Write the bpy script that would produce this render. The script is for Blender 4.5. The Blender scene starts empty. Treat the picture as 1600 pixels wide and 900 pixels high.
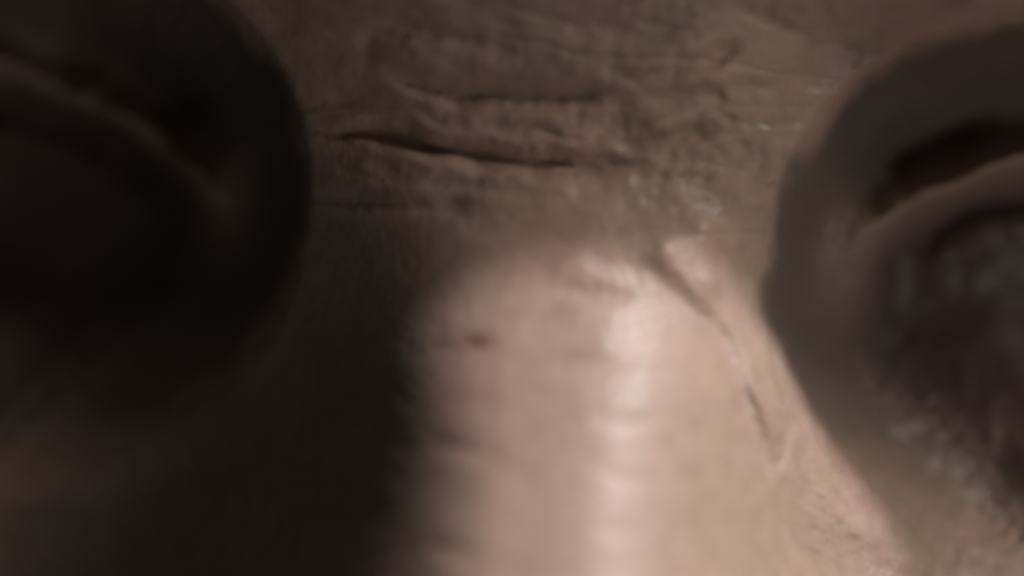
import bpy, math, random
import numpy as np
from mathutils import Vector

S = 0.001                      # everything below is laid out in millimetres
D_CAM = 150.0                  # camera to the plane of the nose bridge
sc = bpy.context.scene

# ------------------------------------------------------------------ camera
cam_d = bpy.data.cameras.new("camera")
cam = bpy.data.objects.new("camera", cam_d)
sc.collection.objects.link(cam)
cam.location = (0, -D_CAM * S, 0)
cam.rotation_euler = (math.radians(90), 0, 0)
cam_d.sensor_width = 36.0
cam_d.lens = 36.0 * D_CAM / 48.0
cam_d.clip_start = 0.005
cam_d.clip_end = 20.0
cam_d.dof.use_dof = True
cam_d.dof.focus_distance = (D_CAM + 8.5) * S
cam_d.dof.aperture_fstop = 7.5
sc.camera = cam

# ------------------------------------------------------------------ light
world = bpy.data.worlds.new("World")
sc.world = world
world.use_nodes = True
bg = world.node_tree.nodes["Background"]
bg.inputs[0].default_value = (0.98, 1.0, 0.90, 1)
bg.inputs[1].default_value = 0.020


def area(name, direction, dist, size, power, colour, target=(4, 4, -4)):
    l = bpy.data.lights.new(name, 'AREA')
    l.shape = 'DISK'
    l.size = size
    l.energy = power
    l.color = colour
    o = bpy.data.objects.new(name, l)
    sc.collection.objects.link(o)
    d = Vector(direction).normalized()
    t = Vector(target) * S
    o.location = t + d * dist
    o.rotation_euler = d.to_track_quat('Z', 'Y').to_euler()
    return o


area("key_lamp", (0.58, -0.30, 0.757), 0.60, 0.05, 2.7, (1.0, 0.965, 0.96))
area("soft_fill", (0.79, -0.40, 0.50), 0.60, 0.30, 1.55, (1.0, 0.95, 0.86))  # unseen fill, added to brighten the forehead and right side
area("low_fill", (0.52, -0.66, -0.54), 0.60, 0.30, 0.39, (1.0, 0.94, 0.85))  # fill added from low right, with no surface there to reflect it

sc.view_settings.view_transform = 'Standard'
sc.view_settings.look = 'None'
sc.view_settings.exposure = 0.0
sc.view_settings.gamma = 1.0

# ------------------------------------------------------------------ maths helpers
ROLL = math.radians(5.5)       # the head leans a little to the right
CR, SR = math.cos(ROLL), math.sin(ROLL)
OX, OZ = (835 - 800) / 33.333, (450 - 350) / 33.333   # nose root in the picture plane


def to_world(a, b):
    """face coordinates (a across, b up) -> world x, z"""
    return OX + a * CR + b * SR, OZ - a * SR + b * CR


def to_face(x, z):
    dx, dz = x - OX, z - OZ
    return dx * CR - dz * SR, dx * SR + dz * CR


def spline(xs, ys):
    """monotone-ish cubic through points, returns a function"""
    xs = np.array(xs, float); ys = np.array(ys, float)
    o = np.argsort(xs); xs, ys = xs[o], ys[o]
    m = np.gradient(ys, xs)

    def f(t):
        t = np.clip(t, xs[0], xs[-1])
        i = np.clip(np.searchsorted(xs, t) - 1, 0, len(xs) - 2)
        h = xs[i + 1] - xs[i]
        s = (t - xs[i]) / h
        return ((2*s**3 - 3*s**2 + 1) * ys[i] + (s**3 - 2*s**2 + s) * h * m[i]
                + (-2*s**3 + 3*s**2) * ys[i+1] + (s**3 - s**2) * h * m[i+1])
    return f


def sstep(e0, e1, x):
    t = np.clip((x - e0) / (e1 - e0), 0, 1)
    return t * t * (3 - 2 * t)


rng = np.random.RandomState(11)
_tabs = [rng.rand(256, 256) for _ in range(8)]


def vnoise(x, y, k=0):
    t = _tabs[k % 8]
    xi = np.floor(x).astype(int); yi = np.floor(y).astype(int)
    fx = x - xi; fy = y - yi
    fx = fx**3 * (fx * (fx * 6 - 15) + 10); fy = fy**3 * (fy * (fy * 6 - 15) + 10)
    x0, x1, y0, y1 = xi & 255, (xi + 1) & 255, yi & 255, (yi + 1) & 255
    return ((t[x0, y0] * (1-fx) + t[x1, y0] * fx) * (1-fy)
            + (t[x0, y1] * (1-fx) + t[x1, y1] * fx) * fy) - 0.5


def fbm(x, y, k=0, n=3):
    s = 0; amp = 1
    for i in range(n):
        s = s + amp * vnoise(x * 2**i + 17.3 * i, y * 2**i + 9.1 * i, k + i)
        amp *= 0.5
    return s


def smooth_line(pts, n=6):
    """Catmull-Rom resample of a polyline"""
    p = np.array(pts, float)
    if len(p) < 3:
        return p
    q = np.vstack([2*p[0] - p[1], p, 2*p[-1] - p[-2]])
    out = []
    for i in range(1, len(q) - 2):
        for k in range(n):
            t = k / n
            out.append(0.5 * ((2*q[i]) + (-q[i-1] + q[i+1])*t + (2*q[i-1] - 5*q[i] + 4*q[i+1] - q[i+2])*t*t
                              + (-q[i-1] + 3*q[i] - 3*q[i+1] + q[i+2])*t**3))
    out.append(q[-2])
    return np.array(out)


def line_dist(a, b, pts):
    """distance to a polyline, signed side and running parameter 0..1"""
    best = np.full(a.shape, 1e9); par = np.zeros(a.shape); side = np.zeros(a.shape)
    n = len(pts) - 1
    for i in range(n):
        p, q = pts[i], pts[i+1]
        d = q - p; L = max(d @ d, 1e-9)
        t = np.clip(((a - p[0]) * d[0] + (b - p[1]) * d[1]) / L, 0, 1)
        ex = a - (p[0] + t * d[0]); ey = b - (p[1] + t * d[1])
        r = ex*ex + ey*ey
        k = r < best
        best = np.where(k, r, best); par = np.where(k, (i + t) / n, par)
        side = np.where(k, d[0] * ey - d[1] * ex, side)
    return np.sqrt(best), np.sign(side), par


# ------------------------------------------------------------------ the large form of the face
face_base = spline([-66, -52, -45, -38, -30, -20, -14, -8, -4, 0, 4, 8, 12, 14, 16, 18, 22, 28, 45, 66],
                   [20, 13, 11, 10, 9.5, 9.5, 9.5, 9.6, 9.2, 8.2, 5.9, 3.8, 2.5, 1.8, 0.3, -2.3, -6.2, -7.0, 0, 20])
ridge = spline([-66, -44, -38, -34, -31, -27, -22, -14, -8, -3, 1, 4, 6.5, 8, 10],
               [19.5, 10.5, 9.5, 2, -8, -11.5, -8.6, -4.0, -0.6, 2.4, 4.2, 5.0, 4.5, 3.6, 2.4])
nose_w = spline([-45, -34, -27, -20, -14, -8, -2, 3, 8], [16, 15, 13.5, 11.5, 10, 9.3, 9.6, 10.2, 10.5])
ORB = dict(c=30.0, w=18.8, up=13.6, lo=17.5)


def orbit_r(a, b):
    u = (np.abs(a) - ORB['c']) / ORB['w']
    v = np.where(b > 0, b / ORB['up'], b / ORB['lo'])
    return (np.abs(u)**2.2 + np.abs(v)**2.2)**(1 / 2.2)


def base(a, b):
    aa = np.abs(a)
    y = face_base(b) + (78 - np.sqrt(np.maximum(78**2 - aa**2, 200))) * (1 - 0.35 * np.exp(-((b - 15) / 7)**2) * sstep(60, 40, aa))
    y = y + 0.40 * 2.5 * np.logaddexp(0, (-a - 7.5) / 2.5) * sstep(-50, -10, a)          # the face is turned a little
    y = y - 1.6 * np.exp(-((a - 11) / 7)**2 - ((b - 20) / 5)**2)  # forehead swelling above the view, added to throw shadow on the nose root
    # nose
    h = np.maximum(face_base(b) - ridge(b), 0)
    h = h * sstep(9.5, 6, b) * sstep(-46, -38, b)
    narrow = 1 + (0.07 - 0.11 * sstep(-2, -13, b)) * sstep(0.5, -3, a) * sstep(6, 1, b) + 0.46 * sstep(-1, 4, a) * sstep(2, -8, b) * sstep(-28, -18, b)
    y = y - h * np.exp(-(aa / (nose_w(b) * narrow))**(2.15 + 0.85 * sstep(-1.5, 1.5, a)))
    # wings of the nose and nostrils
    y = y - 5 * np.exp(-((aa - 13) / 5)**2 - ((b + 30) / 5.5)**2)
    y = y + 5 * np.exp(-((aa - 6.5) / 2.6)**2 - ((b + 34.5) / 2.0)**2)
    # eye sockets under the brow
    r = orbit_r(a, b)
    depth = 9.0 - 5.2 * sstep(-1, -14, b)
    u = 0.5 * ((1 - r) + np.sqrt((1 - r)**2 + 0.012**2))
    t = np.minimum(u / 0.62, 1)
    crisp = sstep(-9, -3, b)
    y = y + depth * (crisp * 1.22 * (1 - (1 - t)**2.2) + (1 - crisp) * sstep(1.0, 0.70, r))
    # brow ridge, its unseen outer part built out to shadow the socket
    y = y - (2.6 + 3.3 * sstep(20, 36, aa) + 5.0 * sstep(33, 42, aa)) * np.exp(-((r - 1.12) / 0.16)**2) * sstep(3, 9, b) * sstep(16, 28, aa)
    y = y - 6.0 * np.exp(-((aa - 46) / 5.5)**2 - ((b - 13.5) / 4)**2)  # unseen mound at the temple, added to block the key light
    y = y + 3.0 * np.exp(-((a - 15) / 5)**2 - ((b - 9.5) / 3.5)**2)
    # closed eyelid over the ball of the eye
    e = ((aa - 32) / 15)**2 + ((b + 4.0) / 14)**2
    y = y - 3.2 * np.exp(-(e * 1.1)**1.5)
    # soft mound at the inner corner of the eye
    y = y - 2.9 * np.exp(-((aa - 16.2) / 2.4)**2 - ((b - 0.2) / 3.2)**2)
    # mouth
    y = y - 2.5 * np.exp(-((b + 47.5) / 3.0)**2 - (a / 20)**4) - 3.0 * np.exp(-((b + 55) / 3.6)**2 - (a / 18)**4)
    y = y + 2.5 * np.exp(-((b + 51) / 0.8)**2 - (a / 22)**6)
    return y


def P(px, py):
    """a spot seen in the photograph -> face coordinates on the base form"""
    y = 3.0
    for _ in range(8):
        k = (D_CAM + y) / D_CAM / 33.333
        a, b = to_face((px - 800) * k, (450 - py) * k)
        y = float(base(np.array([a]), np.array([b]))[0])
    return a, b


def PL(pts):
    return smooth_line([P(*p) for p in pts])


# ------------------------------------------------------------------ folds and creases
# (points, depth mm, half width mm, lip mm)   depth < 0 raises a ridge
CREASES = [
    (PL([(420, 186), (520, 202), (590, 210), (640, 220), (690, 233), (760, 243), (850, 251), (950, 258), (1080, 262)]), 1.15, 0.48, 0.06),
    (PL([(590, 92), (630, 118), (690, 137), (760, 150), (830, 155), (920, 153), (1000, 132)]), 0.75, 0.48, 0.05),
    (PL([(470, 145), (560, 160), (640, 172), (730, 182)]), 0.22, 0.45, 0.03),
    (PL([(690, 193), (800, 205), (900, 206), (990, 190)]), 0.22, 0.45, 0.03),
    (PL([(540, 255), (660, 278), (780, 292), (960, 302)]), 0.20, 0.48, 0.03),
    (PL([(990, 156), (1080, 150), (1180, 140), (1240, 150)]), 0.20, 0.42, 0.03),
    (PL([(1010, 246), (1100, 240), (1210, 232)]), 0.16, 0.42, 0.03),
    (PL([(800, 20), (900, 40), (1010, 46), (1100, 30)]), 0.22, 0.48, 0.03),
    (PL([(925, 124), (1010, 112), (1080, 103), (1130, 84), (1170, 60)]), 0.45, 0.44, 0.05),
    (PL([(940, 224), (1010, 216), (1070, 206), (1180, 194)]), 0.34, 0.40, 0.05),
    (PL([(980, 275), (1040, 282), (1130, 276)]), 0.14, 0.36, 0.03),
    (PL([(540, 60), (640, 48), (720, 60), (820, 78)]), 0.22, 0.42, 0.05),
    (PL([(1130, -10), (1210, 30), (1275, 55)]), 0.25, 0.44, 0.05),
    (PL([(460, 296), (560, 316), (660, 322), (790, 330)]), 0.20, 0.45, 0.06),
    (PL([(1160, 600), (1185, 665), (1208, 748)]), 0.22, 0.36, 0.0),
    (PL([(1200, 752), (1226, 695), (1252, 605)]), 0.22, 0.50, 0.0),
    (PL([(855, 458), (905, 455), (950, 462), (1000, 468)]), 0.12, 0.36, 0.04),
    (PL([(660, 690), (700, 696), (740, 706), (790, 726), (870, 756)]), 0.08, 0.42, 0.02),
    (PL([(920, 652), (980, 664), (1050, 650)]), 0.03, 0.30, 0.02),
    (PL([(930, 740), (985, 752), (1040, 745)]), 0.015, 0.30, 0.02),
    (PL([(930, 815), (975, 832), (1040, 822)]), 0.015, 0.30, 0.02),
    (PL([(660, 850), (700, 858), (770, 876)]), 0.10, 0.40, 0.03),
    (PL([(285, 665), (296, 700), (312, 738)]), 0.12, 0.40, 0.0),
]
# overlapping folds: the skin to the left of the stroke's direction stands a little proud (points, height mm)
STEPS = [
    # from the bridge to the inner corner of the eye
    (PL([(890, 388), (1000, 408), (1045, 432), (1080, 468), (1120, 500), (1150, 550), (1170, 615), (1188, 675), (1212, 755)]), 0.36),
    (PL([(1252, 605), (1243, 640), (1226, 695), (1202, 752)]), 0.14),
    # across the bridge
    (PL([(690, 536), (740, 530), (790, 545)]), 0.05),
    (PL([(740, 536), (850, 556), (920, 553), (965, 570), (1040, 570), (1140, 574)]), 0.08),
]
BUMP = P(1098, 395)
GLOSS = P(1300, 800)
MOUNDS = [(P(1040, 388), 0.26, 0.6), (P(1108, 438), 0.26, 0.65), (P(1100, 362), 0.2, 0.7), (P(895, 412), 0.12, 0.8)]
# lids: made on one side in face coordinates, used on both
STRIP = smooth_line([(16.0, -1.2), (18.3, 1.6), (21.5, 3.8), (25, 5.2), (30, 6.2), (36, 5.2), (41, 2)])
SULC = smooth_line([(17.6, 3.6), (19.5, 5.0), (22.5, 6.8), (25.0, 7.7), (27, 8.2)])
UNDER = smooth_line([(19.5, -0.4), (22, 1.8), (25, 3.2), (30, 4.2), (36, 3.2)])
LASH = smooth_line([(16.6, -1.2), (19.0, -4.8), (22.6, -8.4), (26.4, -13.2), (31, -15.6), (36, -14.6), (42, -10)])


def lid_side(A, B, s, d):
    """1 on the lid itself: above the lash line, below the fold"""
    dd, ss, tt = line_dist(A, B, UNDER)
    above = np.where((ss > 0) | (A < UNDER[0][0] - 0.2), dd, 0)
    return (s > 0) * sstep(2.2, 0.0, above) * sstep(15.5, 20, A) * sstep(44, 38, A)


def detail(a, b):
    y = np.zeros(a.shape)
    wob_a = a + 0.10 * fbm(a * 1.3, b * 1.3, 3)
    wob_b = b + 0.55 * fbm(a * 0.42 + 40, b * 0.42, 4, 2) * sstep(-1, 3, b) + 0.10 * fbm(a * 1.1 + 40, b * 1.1, 4) + 0.05 * vnoise(a * 5, b * 5, 2)
    for pts, dep, w, lip in CREASES:
        lo = pts.min(0) - 2.2; hi = pts.max(0) + 2.2
        k = (a > lo[0]) & (a < hi[0]) & (b > lo[1]) & (b < hi[1])
        if not k.any():
            continue
        d, s, t = line_dist(wob_a[k], wob_b[k], pts)
        fade = sstep(0, 1, np.minimum(1, np.minimum(t, 1 - t) * 3.8))
        vary = 1 + 0.4 * vnoise(t * 9 + pts[0][0], t * 0 + pts[0][1], 6)
        g = np.exp(-(d / w)**2) * dep - np.exp(-((d - 2.6 * w) / (1.7 * w))**2) * lip
        y[k] += g * fade * vary
    for pts, hh in STEPS:
        lo = pts.min(0) - 5; hi = pts.max(0) + 5
        k = (a > lo[0]) & (a < hi[0]) & (b > lo[1]) & (b < hi[1])
        d, s, t = line_dist(wob_a[k], wob_b[k], pts)
        sd = s * d
        fade = sstep(0, 1, np.minimum(1, np.minimum(t, 1 - t) * 4.5))
        y[k] -= hh * fade * sstep(-0.45, 0.60, sd) * np.exp(-(np.maximum(sd, 0) / 1.9)**2)
    # puffy bump beside the root of the nose
    y -= 0.8 * np.exp(-((a - BUMP[0]) / 2.2)**2 - ((b - BUMP[1]) / 2.4)**2)
    for (ca, cb), hh, ww in MOUNDS:
        y -= hh * np.exp(-((a - ca)**2 + (b - cb)**2) / ww**2)
    # eyelid folds on both sides
    aa = np.abs(a)
    k = (aa > 10) & (aa < 46) & (np.abs(b) < 20)
    A, B = aa[k], wob_b[k] - 0.9 * (a[k] > 0)
    d, s, t = line_dist(A, B, STRIP)
    f = np.minimum(1, np.minimum(t, 1 - t) * 6)
    y[k] -= 3.4 * np.exp(-(d / np.where(a[k] > 0, 1.25, 0.95))**2) * f
    d, s, t = line_dist(A, B, SULC)
    f = np.minimum(1, np.minimum(t, 1 - t) * 5 + 0.15)
    y[k] += 2.0 * np.exp(-(d / 1.5)**2) * f
    d, s, t = line_dist(A, B, UNDER)
    f = np.minimum(1, np.minimum(t, 1 - t) * 5 + 0.1)
    y[k] += 1.6 * np.exp(-(d / 0.9)**2) * f
    B = wob_b[k]
    d, s, t = line_dist(A, B, LASH)
    f = np.minimum(1, np.minimum(t, 1 - t) * 7)
    low = lid_side(A, B, s, d)
    y[k] += 0.06 * np.exp(-(d / 0.40)**2) * f
    y[k] -= 0.42 * np.maximum(0, vnoise(A * 2.6 + B, B * 2.6 - A, 1) + 0.5 * vnoise(A * 5.1, B * 5.1, 2)) * np.exp(-((d - 0.5) / 1.0)**2) * f
    tt = np.clip(d / 5.5, 0, 1)
    y[k] -= 1.7 * sstep(0, 1, tt) * low
    y[k] += (0.40 * fbm(A * 0.40 + 2, B * 0.40, 3) + 0.10 * fbm(A * 0.9 + B * 0.5, B * 0.7 - A * 0.5, 4)) * sstep(12, 16, A) * (0.35 + 0.65 * sstep(1.1, 0.9, orbit_r(A, B))) * sstep(46, 42, A) * sstep(20, 17, np.abs(B)) * np.where(a[k] < 0, sstep(-9, -3, B), 1)
    # soft unevenness, cross-hatched skin, sideways wrinkling on the root of the nose
    mid = np.exp(-(a / 13)**4)
    brow = sstep(-1.5, 3, b)
    y += (0.05 + 0.25 * brow) * fbm(a * 0.28, b * 0.42, 0) * sstep(45, 25, aa)
    wa = a + 1.6 * fbm(a * 0.22 + 3, b * 0.22, 2); wb = b + 0.9 * fbm(a * 0.30, b * 0.30 + 7, 3)
    r1 = np.maximum(0, 1 - 3.4 * np.abs(vnoise(wa * 0.17 + 31, wb * 0.75, 5)))**1.5
    r2 = np.maximum(0, 1 - 3.4 * np.abs(vnoise(wa * 0.36 + 8, wb * 1.5, 6)))**1.5
    r3 = np.maximum(0, 1 - 3 * np.abs(vnoise(wa * 0.60 + 50, wb * 0.35, 7)))**1.5
    y += mid * brow * (0.17 * r1 + 0.04 * r2 + 0.04 * r3)
    y += 0.07 * fbm(a * 0.9, b * 1.3, 1) * mid * (0.05 + 0.95 * brow)
    y += 0.018 * fbm(a * 3.1, b * 3.1, 2)
    y -= 0.26 * np.maximum(0, vnoise(a * 1.5 + 4, b * 2.6 + a, 6)) * np.exp(-(((a - GLOSS[0]) / 2.0)**2 + ((b - GLOSS[1]) / 3.0)**2))
    # fine puckers on the lit side of the nose and the lower lid
    y += 0.03 * vnoise(a * 3 + b * 1.4, b * 2 - a * 1.2, 7) * sstep(9, 12, a) * sstep(-2, -6, b)
    return y


# ------------------------------------------------------------------ materials
def new_mat(name):
    m = bpy.data.materials.new(name); m.use_nodes = True
    return m, m.node_tree.nodes, m.node_tree.links


def skin_material():
    m, N, L = new_mat("skin")
    b = N["Principled BSDF"]
    tc = N.new('ShaderNodeTexCoord')
    n1 = N.new('ShaderNodeTexNoise'); n1.inputs['Scale'].default_value = 230; n1.inputs['Detail'].default_value = 4
    n2 = N.new('ShaderNodeTexNoise'); n2.inputs['Scale'].default_value = 900; n2.inputs['Detail'].default_value = 3
    L.new(tc.outputs['Object'], n1.inputs['Vector']); L.new(tc.outputs['Object'], n2.inputs['Vector'])
    r1 = N.new('ShaderNodeValToRGB')
    r1.color_ramp.elements[0].position = 0.32; r1.color_ramp.elements[0].color = (0.46, 0.335, 0.268, 1)
    r1.color_ramp.elements[1].position = 0.70; r1.color_ramp.elements[1].color = (0.53, 0.35, 0.298, 1)
    L.new(n1.outputs['Fac'], r1.inputs['Fac'])
    mul = N.new('ShaderNodeMix'); mul.data_type = 'RGBA'; mul.blend_type = 'MULTIPLY'; mul.inputs[0].default_value = 0.35
    r2 = N.new('ShaderNodeValToRGB')
    r2.color_ramp.elements[0].position = 0.3; r2.color_ramp.elements[0].color = (0.72, 0.66, 0.6, 1)
    r2.color_ramp.elements[1].position = 0.6; r2.color_ramp.elements[1].color = (1, 1, 1, 1)
    L.new(n2.outputs['Fac'], r2.inputs['Fac'])
    L.new(r1.outputs['Color'], mul.inputs[6]); L.new(r2.outputs['Color'], mul.inputs[7])
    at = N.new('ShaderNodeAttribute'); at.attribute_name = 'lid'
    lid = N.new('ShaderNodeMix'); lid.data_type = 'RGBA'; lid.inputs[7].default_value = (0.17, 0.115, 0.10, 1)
    shade_at = N.new('ShaderNodeAttribute'); shade_at.attribute_name = 'socket_shade'
    shade_mix = N.new('ShaderNodeMix'); shade_mix.data_type = 'RGBA'; shade_mix.inputs[7].default_value = (0.18, 0.138, 0.118, 1)  # socket shade painted into the skin colour
    L.new(shade_at.outputs['Fac'], shade_mix.inputs[0]); L.new(mul.outputs[2], shade_mix.inputs[6])
    L.new(at.outputs['Fac'], lid.inputs[0]); L.new(shade_mix.outputs[2], lid.inputs[6])
    mt = N.new('ShaderNodeAttribute'); mt.attribute_name = 'mole'
    mo = N.new('ShaderNodeMix'); mo.data_type = 'RGBA'; mo.inputs[7].default_value = (0.16, 0.075, 0.055, 1)
    L.new(mt.outputs['Fac'], mo.inputs[0]); L.new(lid.outputs[2], mo.inputs[6])
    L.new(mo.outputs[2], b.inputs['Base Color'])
    b.inputs['Roughness'].default_value = 0.42
    b.inputs['Specular IOR Level'].default_value = 0.31
    b.inputs['Subsurface Weight'].default_value = 0.28
    b.inputs['Subsurface Radius'].default_value = (1.0, 0.42, 0.25)
    b.inputs['Subsurface Scale'].default_value = 0.0011
    n3 = N.new('ShaderNodeTexNoise'); n3.inputs['Scale'].default_value = 2600; n3.inputs['Detail'].default_value = 3
    L.new(tc.outputs['Object'], n3.inputs['Vector'])
    v = N.new('ShaderNodeTexVoronoi'); v.inputs['Scale'].default_value = 1500; v.feature = 'DISTANCE_TO_EDGE'
    L.new(tc.outputs['Object'], v.inputs['Vector'])
    ad = N.new('ShaderNodeMath'); ad.operation = 'ADD'
    L.new(n3.outputs['Fac'], ad.inputs[0]); L.new(v.outputs['Distance'], ad.inputs[1])
    bp = N.new('ShaderNodeBump'); bp.inputs['Strength'].default_value = 0.22; bp.inputs['Distance'].default_value = 0.00010
    L.new(ad.outputs[0], bp.inputs['Height']); L.new(bp.outputs['Normal'], b.inputs['Normal'])
    rr = N.new('ShaderNodeMapRange'); rr.inputs[3].default_value = 0.30; rr.inputs[4].default_value = 0.46
    L.new(n2.outputs['Fac'], rr.inputs[0]); L.new(rr.outputs[0], b.inputs['Roughness'])
    return m


def hair_material():
    m, N, L = new_mat("dark_hair")
    b = N["Principled BSDF"]
    n = N.new('ShaderNodeTexNoise'); n.inputs['Scale'].default_value = 400
    r = N.new('ShaderNodeValToRGB')
    r.color_ramp.elements[0].color = (0.012, 0.009, 0.007, 1); r.color_ramp.elements[1].color = (0.035, 0.024, 0.018, 1)
    L.new(n.outputs['Fac'], r.inputs['Fac']); L.new(r.outputs['Color'], b.inputs['Base Color'])
    b.inputs['Roughness'].default_value = 0.35
    return m


SKIN, HAIR = skin_material(), hair_material()


# ------------------------------------------------------------------ the head, one continuous surface
def axis(lo, f0, f1, hi, fine):
    mid = np.arange(f0, f1 + 1e-6, fine)
    up, dn = [], []
    s, v = fine, f1
    while v < hi:
        s = min(s * 1.22, 2.2); v = v + s; up.append(min(v, hi))
    s, v = fine, f0
    while v > lo:
        s = min(s * 1.22, 2.2); v = v - s; dn.append(max(v, lo))
    return np.concatenate([dn[::-1], mid, up])


def full_depth(a, b):
    return base(a, b) + detail(a, b)


ga = axis(-64, -30, 30, 64, 0.10)
gb = axis(-64, -20, 16, 64, 0.10)
GA, GB = np.meshgrid(ga, gb)
Y = full_depth(GA, GB)
nx, nz = len(ga), len(gb)
# round the outline of the face towards the back of the head
X, Z = to_world(GA, GB)
co = np.stack([X.ravel(), Y.ravel(), Z.ravel()], 1)
idx = np.arange(nx * nz).reshape(nz, nx)
quads = np.stack([idx[:-1, :-1], idx[:-1, 1:], idx[1:, 1:], idx[1:, :-1]], -1).reshape(-1, 4)
faces = quads.tolist()
ring = list(idx[0, :]) + list(idx[1:, -1]) + list(idx[-1, -2::-1]) + list(idx[-2:0:-1, 0])
cx, cz = to_world(0, 0)
verts = [co]
n0 = len(co)
prev = ring
ptc = co[ring]
NB = 14
for k in range(1, NB + 1):
    t = k / NB * math.pi / 2
    s = math.cos(t * 0.985)
    q = ptc.copy()
    # blend the outline from a rounded rectangle to an oval
    vx, vz = ptc[:, 0] - cx, ptc[:, 2] - cz
    rr = np.hypot(vx, vz); w = min(1, k / 5)
    oval = 70 / np.maximum(np.sqrt((vx / rr)**2 + (vz / rr / 1.08)**2), 1e-6)
    R = (rr * (1 - w) + oval * w) * s
    q[:, 0] = cx + vx / rr * R
    q[:, 2] = cz + vz / rr * R
    yb = 60 * min(1, k / 4) + ptc[:, 1] * (1 - min(1, k / 4))
    q[:, 1] = np.maximum(yb, ptc[:, 1] * 0 + yb) + 95 * math.sin(t)
    base_i = n0 + (k - 1) * len(ring)
    cur = list(range(base_i, base_i + len(ring)))
    m = len(ring)
    for i in range(m):
        j = (i + 1) % m
        faces.append([prev[j], prev[i], cur[i], cur[j]])
    verts.append(q)
    prev = cur
verts.append(np.array([[cx, 156.0, cz]]))
tip = n0 + NB * len(ring)
for i in range(len(ring)):
    faces.append([prev[(i + 1) % len(ring)], prev[i], tip])
allv = np.concatenate(verts) * S
me = bpy.data.meshes.new("person")
me.from_pydata(allv.tolist(), [], faces)
me.polygons.foreach_set('use_smooth', [True] * len(me.polygons))
# the lids are darker, redder skin
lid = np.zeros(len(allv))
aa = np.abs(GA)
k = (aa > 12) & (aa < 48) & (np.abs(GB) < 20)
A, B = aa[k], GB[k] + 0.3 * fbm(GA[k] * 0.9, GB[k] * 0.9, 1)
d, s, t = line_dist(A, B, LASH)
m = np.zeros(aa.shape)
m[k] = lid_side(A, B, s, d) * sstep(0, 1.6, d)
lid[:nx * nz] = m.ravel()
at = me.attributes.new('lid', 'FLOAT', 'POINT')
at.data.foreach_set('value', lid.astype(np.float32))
socket_tint = np.zeros(len(allv))  # painted shade inside the sockets, eased off along the fold and inner corner
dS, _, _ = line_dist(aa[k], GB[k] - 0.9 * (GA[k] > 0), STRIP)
shade_mask = np.ones(aa.shape)
shade_mask[k] = 1 - 0.85 * np.maximum(np.exp(-(dS / 1.7)**2), np.exp(-((aa[k] - 16.4) / 2.0)**2 - ((GB[k] - 0.0) / 3.0)**2))
socket_tint[:nx * nz] = (shade_mask * sstep(-14, -3, GB)).ravel() * sstep(1.0, 0.93, orbit_r(GA, GB * np.where(GB < 0, 1.25, 1)) + 0.06 * fbm(GA * 0.35, GB * 0.35, 4)).ravel()
at = me.attributes.new('socket_shade', 'FLOAT', 'POINT')
at.data.foreach_set('value', socket_tint.astype(np.float32))
mole = np.zeros(len(allv))
mv = np.zeros(GA.shape)
for (ca, cb), ra, rb, st in ((P(748, 532), 0.75, 0.38, 0.75), (P(690, 536), 0.9, 0.32, 0.35), (P(700, 694), 0.8, 0.3, 0.45),
                             (P(905, 556), 0.9, 0.3, 0.22), (P(655, 850), 0.9, 0.5, 0.35), (P(930, 462), 1.3, 0.3, 0.18)):
    q = ((GA - ca) / ra)**2 + ((GB - cb) / rb)**2 + 0.6 * vnoise(GA * 2.2, GB * 2.2, 3)
    mv = np.maximum(mv, st * np.exp(-np.maximum(q, 0)))
mole[:nx * nz] = mv.ravel()
at = me.attributes.new('mole', 'FLOAT', 'POINT')
at.data.foreach_set('value', mole.astype(np.float32))
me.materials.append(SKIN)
me.update()
person = bpy.data.objects.new("person", me)
sc.collection.objects.link(person)
person["label"] = "close-up face with wrinkled nose bridge lit from the right and shaded eye sockets"
person["category"] = "person"


# ------------------------------------------------------------------ lashes and eyebrows
def surf(a, b):
    y = float(full_depth(np.array([a]), np.array([b]))[0])
    x, z = to_world(a, b)
    return Vector((x, y, z))


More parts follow.
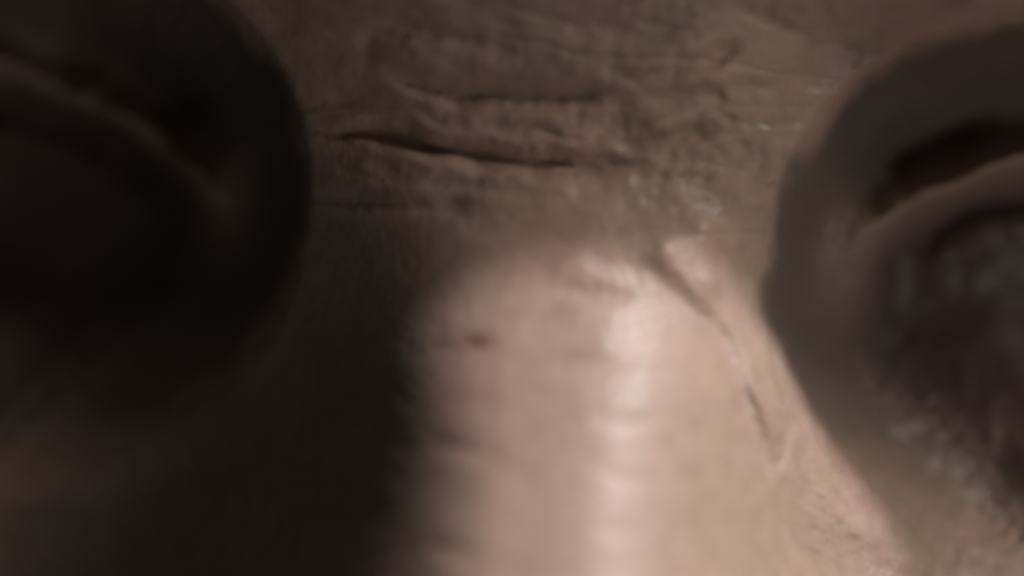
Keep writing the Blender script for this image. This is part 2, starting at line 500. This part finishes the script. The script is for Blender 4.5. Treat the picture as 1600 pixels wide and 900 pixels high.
def hairs(name, specs, parent):
    """specs: list of (points, root radius) -> one mesh of tapered strands"""
    vs, fs = [], []
    for pts, r0 in specs:
        n = len(pts)
        for i, p in enumerate(pts):
            tdir = (pts[min(i + 1, n - 1)] - pts[max(i - 1, 0)]).normalized()
            u = tdir.orthogonal().normalized(); v = tdir.cross(u)
            r = r0 * (1 - 0.85 * i / (n - 1))
            for k in range(4):
                an = k * math.pi / 2
                vs.append((p + (u * math.cos(an) + v * math.sin(an)) * r) * S)
            if i:
                o = len(vs) - 8
                for k in range(4):
                    fs.append((o + k, o + (k + 1) % 4, o + 4 + (k + 1) % 4, o + 4 + k))
    m = bpy.data.meshes.new(name)
    m.from_pydata([tuple(v) for v in vs], [], fs)
    m.polygons.foreach_set('use_smooth', [True] * len(m.polygons))
    m.materials.append(HAIR)
    o = bpy.data.objects.new(name, m)
    sc.collection.objects.link(o)
    o.parent = parent
    return o


random.seed(4)
for sgn in (-1, 1):
    sp = []
    for i in range(58):
        t = 0.16 + 0.8 * (i + random.uniform(-.4, .4)) / 58
        f = t * (len(LASH) - 1); k = int(f); p = LASH[k] * (1 - f + k) + LASH[min(k + 1, len(LASH) - 1)] * (f - k)
        p0 = surf(sgn * (p[0] + 0.3), p[1] + 0.3)
        q_ = LASH[min(k + 1, len(LASH) - 1)] - LASH[max(k - 1, 0)]
        nrm = Vector((q_[1], -q_[0])).normalized()              # away from the lid
        out = Vector((sgn * nrm.x, -0.75, nrm.y)) + Vector([random.gauss(0, .22) for _ in range(3)])
        out.normalize()
        ln = random.uniform(0.9, 2.3) * (0.6 + 0.7 * t)
        curl = Vector((random.uniform(-.2, .2), -0.35, 0.35))
        pts = [p0 + out * ln * q + curl * ln * q * q for q in (0, .25, .5, .75, 1)]
        sp.append((pts, 0.06))
    hairs("eyelashes", sp, person)
    sp = []
    for i in range(420):
        t = random.random()
        a0 = 13 + 36 * t
        b0 = 19 + 4.5 * math.sin(t * 2.4) - 5 * t * t + random.gauss(0, 1.7) * (1 - 0.6 * t)
        ln = random.uniform(4, 7.5)
        dr = Vector((sgn * (0.35 + 0.6 * t), 0.8 - 1.0 * t)) + Vector((random.gauss(0, .15), random.gauss(0, .15)))
        dr.normalize()
        pts = []
        for q in (0, .3, .6, 1):
            s_ = surf(sgn * a0 + dr.x * ln * q, b0 + dr.y * ln * q)
            s_.y -= 0.1 + 1.0 * q * (1 - 0.6 * q)
            pts.append(s_)
        sp.append((pts, 0.07))
    hairs("eyebrow", sp, person)
